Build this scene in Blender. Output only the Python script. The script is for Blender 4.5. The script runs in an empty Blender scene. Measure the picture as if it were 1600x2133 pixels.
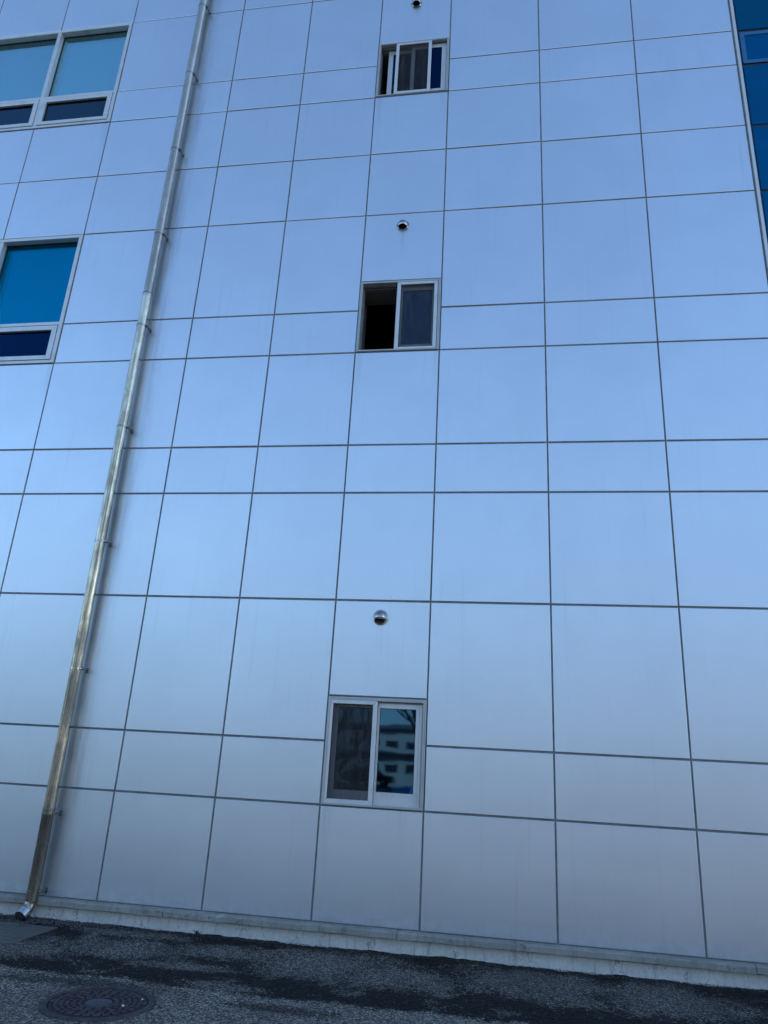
import bpy, bmesh, math, random
from mathutils import Vector, Matrix, noise
random.seed(7)
R = math.radians
scene = bpy.context.scene
COL = scene.collection

# ------------------------------------------------------------------ camera
cam_d = bpy.data.cameras.new('camera')
cam_d.sensor_fit = 'HORIZONTAL'
cam_d.sensor_width = 36.0
cam_d.lens = 34.246
cam_d.clip_start = 0.05
cam_d.clip_end = 2000
cam = bpy.data.objects.new('camera', cam_d)
COL.objects.link(cam)
right = Vector((0.986914, 0.151650, 0.054799))
down = Vector((0.000823, 0.335102, -0.942181))
fwd = Vector((-0.161245, 0.929897, 0.330592))
m = Matrix((right, -down, -fwd)).transposed().to_4x4()
m.translation = Vector((0, -7.0, 1.472))
cam.matrix_world = m
scene.camera = cam

# ------------------------------------------------------------------ light
SUN_EL, SUN_AZ = R(28), R(76)          # azimuth clockwise from +Y: behind the building, to the right
world = bpy.data.worlds.new('World')
scene.world = world
world.use_nodes = True
wn = world.node_tree
wn.nodes.clear()
sky = wn.nodes.new('ShaderNodeTexSky')
sky.sky_type = 'NISHITA'
sky.sun_disc = False
sky.sun_elevation = SUN_EL
sky.sun_rotation = SUN_AZ
sky.air_density = 1.0
sky.dust_density = 0.4
sky.ozone_density = 4.0
bg = wn.nodes.new('ShaderNodeBackground')
bg.inputs['Strength'].default_value = 0.1
wo = wn.nodes.new('ShaderNodeOutputWorld')
wn.links.new(sky.outputs[0], bg.inputs[0])
wn.links.new(bg.outputs[0], wo.inputs[0])
sun_d = bpy.data.lights.new('sun', 'SUN')
sun_d.energy = 3.2
sun_d.angle = R(0.5)
sun_d.color = (1.0, 0.94, 0.86)
sun = bpy.data.objects.new('sun', sun_d)
COL.objects.link(sun)
sdir = Vector((math.sin(SUN_AZ) * math.cos(SUN_EL), math.cos(SUN_AZ) * math.cos(SUN_EL), math.sin(SUN_EL)))
sun.rotation_euler = sdir.to_track_quat('Z', 'Y').to_euler()
sun.location = (0, 0, 40)
scene.view_settings.view_transform = 'Standard'
scene.view_settings.look = 'None'
scene.view_settings.exposure = 1.85
scene.view_settings.gamma = 1.0
scene.view_settings.use_curve_mapping = False
scene.cycles.max_bounces = 10
scene.cycles.transparent_max_bounces = 12
scene.cycles.glossy_bounces = 5

# ------------------------------------------------------------------ node helpers
class NT:
    def __init__(s, name):
        s.m = bpy.data.materials.new(name)
        s.m.use_nodes = True
        s.t = s.m.node_tree
        s.t.nodes.clear()
        s.out = s.n('ShaderNodeOutputMaterial')

    def n(s, typ, **kw):
        nd = s.t.nodes.new(typ)
        for k, v in kw.items():
            setattr(nd, k, v)
        return nd

    def put(s, sock, v):
        if isinstance(v, bpy.types.NodeSocket):
            s.t.links.new(v, sock)
        elif v is not None:
            if sock.type == 'RGBA' and isinstance(v, (tuple, list)) and len(v) == 3:
                v = (*v, 1)
            sock.default_value = v

    def coord(s, which='Object', scale=None, loc=None):
        c = s.n('ShaderNodeTexCoord').outputs[which]
        if scale is None and loc is None:
            return c
        mp = s.n('ShaderNodeMapping')
        s.put(mp.inputs['Vector'], c)
        if scale: mp.inputs['Scale'].default_value = scale
        if loc: mp.inputs['Location'].default_value = loc
        return mp.outputs[0]

    def world(s, scale=None):
        g = s.n('ShaderNodeNewGeometry').outputs['Position']
        if scale is None:
            return g
        mp = s.n('ShaderNodeMapping')
        s.put(mp.inputs['Vector'], g)
        mp.inputs['Scale'].default_value = scale
        return mp.outputs[0]

    def noise(s, vec, scale, detail=4, rough=0.55, dist=0.0):
        nd = s.n('ShaderNodeTexNoise')
        s.put(nd.inputs['Vector'], vec)
        nd.inputs['Scale'].default_value = scale
        nd.inputs['Detail'].default_value = detail
        nd.inputs['Roughness'].default_value = rough
        nd.inputs['Distortion'].default_value = dist
        return nd.outputs['Fac']

    def vor(s, vec, scale, out='Distance', feature='F1', rand=1.0):
        nd = s.n('ShaderNodeTexVoronoi', feature=feature)
        s.put(nd.inputs['Vector'], vec)
        nd.inputs['Scale'].default_value = scale
        nd.inputs['Randomness'].default_value = rand
        return nd.outputs[out]

    def math(s, op, a, b=None, c=None, clamp=False):
        nd = s.n('ShaderNodeMath', operation=op, use_clamp=clamp)
        s.put(nd.inputs[0], a)
        if b is not None: s.put(nd.inputs[1], b)
        if c is not None: s.put(nd.inputs[2], c)
        return nd.outputs[0]

    def step(s, v, a, b, c=0.0, d=1.0, smooth=True):
        nd = s.n('ShaderNodeMapRange', interpolation_type='SMOOTHSTEP' if smooth else 'LINEAR')
        s.put(nd.inputs[0], v)
        nd.inputs[1].default_value = a
        nd.inputs[2].default_value = b
        nd.inputs[3].default_value = c
        nd.inputs[4].default_value = d
        return nd.outputs[0]

    def mix(s, f, a, b, mode='MIX'):
        nd = s.n('ShaderNodeMix', data_type='RGBA', blend_type=mode)
        s.put(nd.inputs[0], f)
        s.put(nd.inputs[6], a)
        s.put(nd.inputs[7], b)
        return nd.outputs[2]

    def sep(s, v):
        nd = s.n('ShaderNodeSeparateXYZ')
        s.put(nd.inputs[0], v)
        return nd.outputs

    def bump(s, h, strength=0.3, dist=0.01, normal=None):
        nd = s.n('ShaderNodeBump')
        nd.inputs['Strength'].default_value = strength
        nd.inputs['Distance'].default_value = dist
        s.put(nd.inputs['Height'], h)
        if normal is not None: s.put(nd.inputs['Normal'], normal)
        return nd.outputs[0]

    def bsdf(s, color, rough=0.5, metal=0.0, spec=0.5, normal=None):
        b = s.n('ShaderNodeBsdfPrincipled')
        s.put(b.inputs['Base Color'], color)
        s.put(b.inputs['Roughness'], rough)
        s.put(b.inputs['Metallic'], metal)
        s.put(b.inputs['Specular IOR Level'], spec)
        if normal is not None: s.put(b.inputs['Normal'], normal)
        return b.outputs[0]

    def done(s, sh):
        s.t.links.new(sh, s.out.inputs['Surface'])
        return s.m

# ------------------------------------------------------------------ materials
def mat_panel():
    t = NT('panel_coating')
    w = t.world()
    x, y, z = t.sep(w)
    rnd = t.n('ShaderNodeObjectInfo').outputs['Random']
    mott = t.noise(w, 1.3, 5, 0.6)
    fine = t.noise(w, 55, 3, 0.6)
    streak = t.noise(t.world((9, 9, 0.35)), 1.6, 5, 0.65)
    base = t.mix(t.step(mott, 0.3, 0.7), (0.605, 0.655, 0.70), (0.64, 0.69, 0.735))
    base = t.mix(t.step(rnd, 0, 1, 0.0, 0.16, False), base, (0.50, 0.50, 0.56))
    # faint rain streaks
    base = t.mix(t.step(streak, 0.55, 0.8, 0, 0.22), base, (0.42, 0.42, 0.43))
    # grime splashed up at the foot of the wall
    h = t.math('ADD', z, t.math('MULTIPLY', t.noise(w, 5, 6, 0.65), -0.22))
    foot = t.step(h, 0.20, 0.02, 0, 0.62)
    foot2 = t.step(t.math('ADD', z, t.math('MULTIPLY', t.noise(w, 1.7, 5, 0.6), -0.9)), 0.45, -0.15, 0, 0.06)
    base = t.mix(foot, base, (0.20, 0.20, 0.195))
    base = t.mix(foot2, base, (0.36, 0.36, 0.36))
    # downpipe's dark reflection painted into the colour, broken by dirt streaks
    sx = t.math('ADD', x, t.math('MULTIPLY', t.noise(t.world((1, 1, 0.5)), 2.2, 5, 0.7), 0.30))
    pipe_reflection = t.math('MULTIPLY', t.step(sx, -4.20, -4.10), t.step(sx, -3.80, -3.99))
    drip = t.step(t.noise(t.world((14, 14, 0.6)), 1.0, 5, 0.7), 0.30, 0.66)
    base = t.mix(t.math('MULTIPLY', t.math('MULTIPLY', pipe_reflection, drip), 0.42), base, (0.22, 0.21, 0.22))
    # drip marks under the window corners and the vent hoods
    wob = t.math('MULTIPLY', t.math('SUBTRACT', t.noise(t.world((1, 1, 2)), 2.0, 3), 0.5), 0.03)
    fine_st = t.step(t.noise(t.world((45, 45, 0.5)), 1.0, 4, 0.7), 0.35, 0.65)
    drips = None
    for cx, zb, ln, hw in ((-1.60, 5.86, .8, .05), (-0.74, 5.86, .6, .05), (-1.58, 9.66, .9, .05), (-0.76, 9.66, .7, .06), (-1.58, 1.12, .5, .05), (-0.90, 1.12, .35, .08),
                           (-1.188, 2.80, .35, .04), (-1.186, 7.53, .5, .04), (-5.40, 5.86, .7, .06), (-5.42, 9.66, .8, .06)):
        ax = t.math('ABSOLUTE', t.math('SUBTRACT', t.math('ADD', x, wob), cx))
        mk = t.math('MULTIPLY', t.step(ax, hw, hw * 0.2), t.math('MULTIPLY', t.step(z, zb - ln, zb - ln * 0.1), t.step(z, zb + 0.02, zb)))
        drips = mk if drips is None else t.math('MAXIMUM', drips, mk)
    base = t.mix(t.math('MULTIPLY', t.math('MULTIPLY', drips, fine_st), 0.20), base, (0.26, 0.26, 0.26))
    rough = t.math('ADD', t.step(fine, 0.2, 0.8, 0.355, 0.405), t.math('MULTIPLY', foot, 0.3))
    hgt = t.math('ADD', t.math('MULTIPLY', t.noise(w, 1.9, 3, 0.5), 1.6), t.math('MULTIPLY', t.noise(w, 160, 2, 0.5), 0.006))
    n = t.bump(hgt, 0.13, 0.012)
    return t.done(t.bsdf(base, rough, t.math('SUBTRACT', 0.88, t.math('MULTIPLY', foot, 0.5)), 0.5, n))

def mat_metal(name, col, rough, metal=0.4, grain=0.02, dirt=0.15):
    t = NT(name)
    w = t.world()
    c = t.mix(t.step(t.noise(w, 6, 5, 0.65), 0.45, 0.8, 0, dirt), col, tuple(v * 0.45 for v in col))
    r = t.step(t.noise(w, 90, 3), 0.2, 0.8, rough - 0.06, rough + 0.08)
    return t.done(t.bsdf(c, r, metal, 0.5, t.bump(t.noise(w, 220, 2), 0.06, 0.002)))

def mat_steel():
    t = NT('stainless_steel')
    w = t.world()
    x, y, z = t.sep(w)
    st = t.noise(t.world((60, 60, 0.5)), 1.5, 5, 0.7)
    blotch = t.noise(t.world((6, 6, 2.2)), 1.5, 6, 0.7)
    low = t.step(z, 10.0, 0.6, 0.34, 0.95, False)
    d = t.math('MULTIPLY', t.step(t.math('ADD', t.math('MULTIPLY', st, 0.5), t.math('MULTIPLY', blotch, 0.5)), 0.38, 0.60), low)
    c = t.mix(d, (0.50, 0.455, 0.375), (0.095, 0.09, 0.077))
    r = t.math('ADD', 0.12, t.math('MULTIPLY', d, 0.30))
    r = t.math('ADD', r, t.step(st, 0.3, 0.8, 0, 0.06))
    return t.done(t.bsdf(c, r, 0.95, 0.5, t.bump(st, 0.10, 0.002)))

def mat_chrome(name='bright_steel', col=(0.62, 0.60, 0.57), rough=0.10):
    t = NT(name)
    w = t.world()
    return t.done(t.bsdf(col, t.step(t.noise(w, 60, 4), 0.3, 0.8, rough, rough + 0.12), 1.0))

def mat_concrete(name, a, b, stains=True):
    t = NT(name)
    w = t.world()
    n1 = t.noise(w, 3.5, 7, 0.65)
    n2 = t.noise(w, 40, 4, 0.6)
    c = t.mix(t.step(n1, 0.32, 0.68), a, b)
    c = t.mix(t.step(n2, 0.35, 0.75, 0, 0.35), c, tuple(v * 0.6 for v in a))
    if stains:
        dr = t.noise(t.world((11, 11, 1.2)), 1.4, 5, 0.7)
        c = t.mix(t.step(dr, 0.50, 0.72, 0, 0.6), c, tuple(v * 0.42 for v in a))
        ef = t.math('MULTIPLY', t.step(t.noise(w, 7, 6, 0.75), 0.62, 0.70), t.step(t.noise(w, 1.1, 2), 0.45, 0.6))
        c = t.mix(t.math('MULTIPLY', ef, 0.7), c, (0.62, 0.62, 0.60))
        wv = t.n('ShaderNodeVectorMath', operation='ADD'); t.put(wv.inputs[0], t.world((1, 1, 0.25))); nz = t.n('ShaderNodeTexNoise'); t.put(nz.inputs['Vector'], w); nz.inputs['Scale'].default_value = 9; sc_ = t.n('ShaderNodeVectorMath', operation='SCALE'); t.put(sc_.inputs[0], nz.outputs['Color']); sc_.inputs['Scale'].default_value = 0.16; t.put(wv.inputs[1], sc_.outputs[0]); ck = t.vor(wv.outputs[0], 1.6, 'Distance', 'DISTANCE_TO_EDGE')
        c = t.mix(t.step(ck, 0.006, 0.0, 0, 0.55), c, (0.06, 0.06, 0.06))
    pits = t.step(t.vor(w, 70), 0.06, 0.22, 0, 1)
    h = t.math('ADD', t.math('MULTIPLY', n2, 0.6), t.math('MULTIPLY', pits, 0.5))
    return t.done(t.bsdf(c, 0.88, 0, 0.3, t.bump(h, 0.5, 0.006)))

def mat_asphalt():
    t = NT('asphalt_surface')
    w = t.world()
    x, y, z = t.sep(w)
    warp = t.math('SUBTRACT', t.noise(w, 1.8, 6, 0.65), 0.5)
    warp2 = t.math('SUBTRACT', t.noise(w, 5.5, 6, 0.7, 0.4), 0.5)
    wob = t.math('ADD', t.math('MULTIPLY', warp, 0.95), t.math('MULTIPLY', warp2, 0.75))
    cell = t.vor(w, 88, 'Color')
    cs = t.sep(cell)
    jit = t.math('MULTIPLY', t.math('SUBTRACT', cs[1], 0.5), 0.75)
    jit = t.math('ADD', jit, t.math('MULTIPLY', t.math('SUBTRACT', t.noise(w, 13, 5, 0.75), 0.5), 1.3))
    # strip of newer, darker asphalt along the wall with its own laid edge
    edge = t.math('ADD', y, t.math('ADD', t.math('MULTIPLY', warp, 0.35), t.math('MULTIPLY', warp2, 0.10)))
    strip = t.step(t.math('ADD', edge, t.math('MULTIPLY', jit, 0.11)), -1.535, -1.495)
    # dusty, dried zones on the strip and damp tongues outside it
    def blob(cx, cy, rx, ry, k=2.6):
        dx = t.math('DIVIDE', t.math('SUBTRACT', x, cx), rx)
        dy = t.math('DIVIDE', t.math('SUBTRACT', y, cy), ry)
        r2 = t.math('ADD', t.math('MULTIPLY', dx, dx), t.math('MULTIPLY', dy, dy))
        d = t.math('ADD', t.math('ADD', t.math('SQRT', r2), jit), t.math('MULTIPLY', wob, k))
        return t.step(d, 1.14, 0.86)
    dust = None
    for b in [(-2.95, -0.70, .50, .26, 1.6), (-2.35, -1.02, .36, .11, 1.5), (-2.25, -0.52, .42, .20, 1.6), (-1.45, -0.50, .55, .42, 2.0),
              (0.30, -0.48, .62, .42, 1.8), (1.22, -0.62, .48, .38, 1.5), (-3.75, -1.05, .42, .26, 1.2), (-0.75, -0.75, .40, .30, 1.8),
              (-3.2, -0.22, .5, .12, 1.2), (2.5, -0.9, .5, .4, 1.8), (-5.5, -0.9, .7, .4, 1.8), (-1.9, -1.42, .3, .10, 1.2)]:
        v = blob(*b)
        dust = v if dust is None else t.math('MAXIMUM', dust, v)
    dust = t.math('MAXIMUM', dust, t.math('MULTIPLY', t.step(t.math('ADD', t.noise(w, 2.6, 6, 0.7, 0.6), t.math('MULTIPLY', jit, 0.12)), 0.56, 0.62), 0.8))
    damp = None
    for b in [(-2.75, -1.66, .55, .10, 1.0), (-1.4, -1.75, .35, .08, 1.0), (-3.2, -1.72, .2, .06, 1.0)]:
        v = blob(*b)
        damp = v if damp is None else t.math('MAXIMUM', damp, v)
    dark = t.math('MULTIPLY', strip, t.math('SUBTRACT', 1.0, t.math('MULTIPLY', dust, 0.70)))
    dark = t.math('MAXIMUM', dark, t.math('MULTIPLY', damp, 0.7))
    cell = t.vor(w, 88, 'Color')
    cs = t.sep(cell)
    dist = t.vor(w, 88, 'Distance')
    cell2 = t.sep(t.vor(w, 52, 'Color'))
    d2 = t.vor(w, 52, 'Distance')
    stone = t.step(cs[0], 0.25, 1.0, 0.0, 1.0, False)
    pale = t.mix(stone, (0.105, 0.096, 0.080), (0.54, 0.485, 0.40))
    deep = t.mix(stone, (0.006, 0.0055, 0.005), (0.034, 0.030, 0.026))
    big = t.noise(w, 0.9, 5, 0.6)
    pale = t.mix(t.step(big, 0.35, 0.7, 0, 0.45), pale, (0.072, 0.064, 0.056))
    pale = t.mix(t.step(t.noise(w, 24, 4, 0.7), 0.35, 0.7, 0, 0.45), pale, (0.055, 0.047, 0.040))
    pale = t.mix(t.step(y, -3.4, -5.5), pale, t.mix(stone, (0.066, 0.077, 0.092), (0.112, 0.128, 0.148)))
    c = t.mix(dark, pale, deep)
    # the odd pale chip
    chip = t.math('MULTIPLY', t.step(cell2[1], 0.90, 0.92), t.step(d2, 0.28, 0.16))
    c = t.mix(t.math('MULTIPLY', chip, 0.75), c, (0.34, 0.34, 0.33))
    gaps = t.step(dist, 0.42, 0.62, 0, 0.55)
    c = t.mix(gaps, c, (0.008, 0.008, 0.009))
    # soil gathered against the plinth
    soil = t.math('MULTIPLY', t.step(t.math('ADD', y, t.math('MULTIPLY', warp2, 0.18)), -0.16, -0.07), 0.85)
    c = t.mix(soil, c, t.mix(stone, (0.012, 0.011, 0.009), (0.045, 0.043, 0.038)))
    h = t.math('ADD', t.math('MULTIPLY', dist, -1.0), t.math('MULTIPLY', t.noise(w, 260, 3), 0.4))
    rough = t.math('SUBTRACT', 0.9, t.math('MULTIPLY', dark, 0.16))
    return t.done(t.bsdf(c, rough, 0, 0.10, t.bump(h, 0.75, 0.006)))

def mat_iron():
    t = NT('cast_iron')
    w = t.world()
    c = t.mix(t.step(t.noise(w, 14, 6, 0.7), 0.4, 0.66), (0.046, 0.036, 0.040), (0.075, 0.060, 0.062))
    c = t.mix(t.step(t.noise(w, 70, 4), 0.55, 0.7, 0, 0.5), c, (0.09, 0.085, 0.08))
    return t.done(t.bsdf(c, 0.75, 0.0, 0.2, t.bump(t.noise(w, 180, 3), 0.4, 0.003)))

def mat_plain(name, col, rough=0.6, var=0.2, scale=8, metal=0.0, spec=0.5):
    t = NT(name)
    w = t.world()
    c = t.mix(t.step(t.noise(w, scale, 5, 0.6), 0.35, 0.7, 0, 1), col, tuple(v * (1 - var) for v in col))
    return t.done(t.bsdf(c, rough, metal, spec))

def mat_glass(name, tint, refl, base, rough=0.015):
    """coated, tinted window glass: a mirror part that grows at grazing angles over a coloured see-through part"""
    t = NT(name)
    w = t.world()
    n = t.bump(t.noise(w, 2.2, 2, 0.45), 0.14, 0.006)
    tone = t.step(t.n('ShaderNodeObjectInfo').outputs['Random'], 0, 1, 0.84, 1.0, False)
    fr = t.n('ShaderNodeFresnel')
    fr.inputs['IOR'].default_value = 1.5
    t.put(fr.inputs['Normal'], n)
    f = t.math('ADD', t.math('MULTIPLY', fr.outputs[0], 1.0 - base), base, clamp=True)
    tr = t.n('ShaderNodeBsdfTransparent')
    dirt = t.step(t.noise(w, 3, 6, 0.7), 0.3, 0.8, 0.9, 1.0)
    t.put(tr.inputs[0], t.mix(dirt, tuple(v * 0.85 for v in tint), tint))
    g = t.n('ShaderNodeBsdfGlossy')
    t.put(g.inputs['Color'], t.mix(1.0, refl, t.mix(1.0, (1, 1, 1), (1, 1, 1)), 'MULTIPLY'))
    f = t.math('MULTIPLY', f, tone, clamp=True)
    g.inputs['Roughness'].default_value = rough
    t.put(g.inputs['Normal'], n)
    mx = t.n('ShaderNodeMixShader')
    t.put(mx.inputs[0], f)
    t.t.links.new(tr.outputs[0], mx.inputs[1])
    t.t.links.new(g.outputs[0], mx.inputs[2])
    return t.done(mx.outputs[0])

def mat_screen():
    t = NT('insect_mesh')
    w = t.world()
    tr = t.n('ShaderNodeBsdfTransparent')
    dust = t.noise(t.world((6, 6, 1.0)), 3, 6, 0.7)
    d = t.n('ShaderNodeBsdfDiffuse')
    t.put(d.inputs[0], t.mix(t.step(dust, 0.4, 0.75), (0.040, 0.042, 0.044), (0.085, 0.086, 0.086)))
    mx = t.n('ShaderNodeMixShader')
    t.put(mx.inputs[0], t.step(dust, 0.3, 0.8, 0.34, 0.42))
    t.t.links.new(tr.outputs[0], mx.inputs[1])
    t.t.links.new(d.outputs[0], mx.inputs[2])
    return t.done(mx.outputs[0])

def mat_blind(name, col):
    t = NT(name)
    w = t.world()
    fold = t.noise(t.world((0.8, 1, 0.8)), 1.0, 3, 0.5)
    weave = t.noise(t.world((60, 1, 60)), 4.0, 2, 0.5)
    c = t.mix(t.step(fold, 0.3, 0.7), col, tuple(v * 0.8 for v in col))
    c = t.mix(t.step(weave, 0.3, 0.7, 0, 0.15), c, tuple(v * 0.6 for v in col))
    return t.done(t.bsdf(c, 0.9, 0, 0.2))

M = {}
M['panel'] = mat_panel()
M['sealant'] = mat_plain('joint_sealant', (0.20, 0.20, 0.195), 0.7, 0.35, 12)
M['alu'] = mat_metal('window_aluminium', (0.59, 0.60, 0.60), 0.38, 0.35, dirt=0.35)
M['flange'] = mat_metal('frame_aluminium', (0.40, 0.41, 0.41), 0.42, 0.35, dirt=0.35)
M['trim'] = mat_metal('trim_aluminium', (0.58, 0.60, 0.61), 0.36, 0.45, dirt=0.2)
M['steel'] = mat_steel()
M['bright'] = mat_chrome()
M['hood_steel'] = mat_chrome('hood_steel', (0.34, 0.335, 0.32), 0.08)
M['dark_steel'] = mat_metal('bracket_steel', (0.20, 0.20, 0.20), 0.42, 0.8, dirt=0.5)
M['plinth'] = mat_concrete('plinth_concrete', (0.55, 0.54, 0.505), (0.64, 0.63, 0.59))
M['ledge'] = mat_concrete('ledge_concrete', (0.24, 0.235, 0.205), (0.33, 0.32, 0.28))
M['asphalt'] = mat_asphalt()
M['iron'] = mat_iron()
M['lid_recess'] = mat_plain('grimy_lid_recess', (0.020, 0.016, 0.018), 0.8, 0.4, 60)
M['lid_disc'] = mat_plain('worn_lid_disc', (0.060, 0.058, 0.064), 0.6, 0.3, 40, 0.3)
M['interior'] = mat_plain('interior_plaster', (0.17, 0.155, 0.14), 0.9, 0.15, 3)
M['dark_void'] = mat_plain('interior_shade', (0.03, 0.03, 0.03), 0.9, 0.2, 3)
M['glass_blue'] = mat_glass('blue_tinted_glass', (0.02, 0.90, 1.0), (0.01, 0.60, 0.80), 0.15)
M['glass_clear'] = mat_glass('pale_tinted_glass', (0.80, 0.98, 1.0), (0.55, 0.92, 0.98), 0.45)
M['glass_navy'] = mat_glass('navy_tinted_glass', (0.04, 0.15, 0.42), (0.03, 0.19, 0.48), 0.05)
M['glass_dark'] = mat_glass('dark_tinted_glass', (0.10, 0.16, 0.22), (0.22, 0.42, 0.58), 0.14)
M['glass_wall'] = mat_glass('curtain_wall_glass', (0.02, 0.66, 0.86), (0.02, 0.47, 0.74), 0.16)
M['glass_mid'] = mat_glass('deep_blue_glass', (0.04, 0.15, 0.30), (0.08, 0.48, 0.85), 0.26)
M['glass_mirror'] = mat_glass('reflective_blue_glass', (0.05, 0.12, 0.18), (0.085, 0.21, 0.37), 0.26, 0.025)
M['enamel'] = mat_plain('blue_enamel_border', (0.012, 0.12, 0.28), 0.25, 0.15, 6)
M['screen'] = mat_screen()
M['blind_pale'] = mat_blind('pale_roller_blind', (0.78, 0.78, 0.74))
M['blind_blue'] = mat_blind('blue_roller_blind', (0.55, 0.74, 0.78))
M['rubber'] = mat_plain('black_gasket', (0.012, 0.012, 0.014), 0.5, 0.2, 20)

# ------------------------------------------------------------------ mesh helpers
class MB:
    def __init__(s):
        s.v, s.f = [], []

    def quad(s, *p):
        i = len(s.v)
        s.v += [tuple(q) for q in p]
        s.f.append(tuple(range(i, i + len(p))))
        return s

    def box(s, x0, x1, y0, y1, z0, z1):
        i = len(s.v)
        s.v += [(x, y, z) for z in (z0, z1) for y in (y0, y1) for x in (x0, x1)]
        for f in ((0, 1, 5, 4), (1, 3, 7, 5), (3, 2, 6, 7), (2, 0, 4, 6), (4, 5, 7, 6), (2, 3, 1, 0)):
            s.f.append(tuple(i + k for k in f))
        return s

    def tube(s, pts, rad, seg=16, cap=True):
        pts = [Vector(p) for p in pts]
        rad = rad if isinstance(rad, (list, tuple)) else [rad] * len(pts)
        base = len(s.v)
        up = None
        for i, p in enumerate(pts):
            d = (pts[min(i + 1, len(pts) - 1)] - pts[max(i - 1, 0)]).normalized()
            if up is None:
                up = d.orthogonal().normalized()
            up = (up - d * up.dot(d)).normalized()
            w = d.cross(up)
            for k in range(seg):
                a = 2 * math.pi * k / seg
                s.v.append(tuple(p + (up * math.cos(a) + w * math.sin(a)) * rad[i]))
        for i in range(len(pts) - 1):
            for k in range(seg):
                a, b = base + i * seg + k, base + i * seg + (k + 1) % seg
                s.f.append((a, b, b + seg, a + seg))
        if cap:
            s.f.append(tuple(base + k for k in reversed(range(seg))))
            s.f.append(tuple(base + (len(pts) - 1) * seg + k for k in range(seg)))
        return s

    def lathe(s, prof, c=(0, 0, 0), axis='Z', seg=40):
        """profile of (radius, height) pairs turned about an axis through c"""
        base = len(s.v)
        for r, h in prof:
            for k in range(seg):
                a = 2 * math.pi * k / seg
                u, w = r * math.cos(a), r * math.sin(a)
                p = (u, w, h) if axis == 'Z' else (u, -h, w)
                s.v.append((c[0] + p[0], c[1] + p[1], c[2] + p[2]))
        for i in range(len(prof) - 1):
            for k in range(seg):
                a, b = base + i * seg + k, base + i * seg + (k + 1) % seg
                s.f.append((a, b, b + seg, a + seg))
        return s

    def mesh(s, name, mat, smooth=False, bevel=0.0):
        me = bpy.data.meshes.new(name)
        me.from_pydata(s.v, [], s.f)
        bm = bmesh.new()
        bm.from_mesh(me)
        if bevel:
            bmesh.ops.bevel(bm, geom=[e for e in bm.edges if e.is_manifold and e.calc_face_angle(0) > 0.6], offset=bevel, segments=1, affect='EDGES')
        bmesh.ops.recalc_face_normals(bm, faces=bm.faces)
        bm.to_mesh(me)
        bm.free()
        if mat: me.materials.append(mat)
        if smooth:
            for p in me.polygons: p.use_smooth = True
            try: me.set_sharp_from_angle(angle=R(40))
            except Exception: pass
        return me

    def build(s, name, mat, parent=None, smooth=False, bevel=0.0, loc=None):
        o = bpy.data.objects.new(name, s.mesh(name, mat, smooth, bevel))
        COL.objects.link(o)
        if loc: o.location = loc
        if parent: o.parent = parent
        return o

def tag(o, label=None, cat=None, group=None, kind=None):
    if label: o['label'] = label
    if cat: o['category'] = cat
    if group: o['group'] = group
    if kind: o['kind'] = kind
    return o

def empty(name, loc=(0, 0, 0), parent=None):
    o = bpy.data.objects.new(name, None)
    o.empty_display_size = 0.2
    o.location = loc
    COL.objects.link(o)
    if parent: o.parent = parent
    return o

def frame_bars(mb, x0, x1, z0, z1, y0, y1, wl, wr=None, wt=None, wb=None):
    wr = wl if wr is None else wr
    wt = wl if wt is None else wt
    wb = wl if wb is None else wb
    mb.box(x0, x0 + wl, y0, y1, z0, z1)
    mb.box(x1 - wr, x1, y0, y1, z0, z1)
    mb.box(x0 + wl, x1 - wr, y0 + 0.0012, y1 - 0.0012, z1 - wt, z1)
    mb.box(x0 + wl, x1 - wr, y0 + 0.0012, y1 - 0.0012, z0, z0 + wb)
    return mb

# ------------------------------------------------------------------ the facade grid (metres; wall plane is y = 0)
XS = [-12.28, -11.13, -9.98, -8.83, -7.672, -6.519, -5.361, -3.667, -2.655, -1.648, -0.700, 0.446, 1.604, 2.768]
ZS = [0.182, 1.127, 1.686, 3.030, 4.174, 4.722, 5.865, 6.419, 7.773, 8.721, 9.670, 10.227, 11.574, 12.523, 13.472, 14.029, 15.376, 16.325, 17.10]
JOINT = 0.0160
SEAL_Y = 0.009
building = empty('office_building', (0, 0, 0))
tag(building, 'four storey building clad in pale blue metal panels with small sliding windows', 'building')

COL_SMALL = 9                          # column -1.648 .. -0.700 holds the small sliding windows
SMALL = [(1, 1.127, 2.100), (6, 5.865, 6.812), (10, 9.670, 10.615), (14, 13.472, 14.415)]
BIG_COLS = (4, 5)                      # -7.672 .. -5.361
BIG_ROWS = [(1, 3), (6, 8), (10, 12), (14, 16)]

cells = []                             # panel rectangles x0,x1,z0,z1
small_rect, big_rect = [], []
for ci in range(len(XS) - 1):
    rows = list(range(len(ZS) - 1))
    if ci == COL_SMALL:
        for r0, za, zb in SMALL:
            small_rect.append((XS[ci], XS[ci + 1], za, zb))
            cells.append((XS[ci], XS[ci + 1], zb, ZS[r0 + 2]))
            rows = [r for r in rows if r not in (r0, r0 + 1)]
    if ci in BIG_COLS:
        for r0, r1 in BIG_ROWS:
            rows = [r for r in rows if not (r0 <= r < r1)]
    for r in rows:
        cells.append((XS[ci], XS[ci + 1], ZS[r], ZS[r + 1]))
for r0, r1 in BIG_ROWS:
    big_rect.append((XS[4], XS[6], ZS[r0], ZS[r1]))

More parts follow.
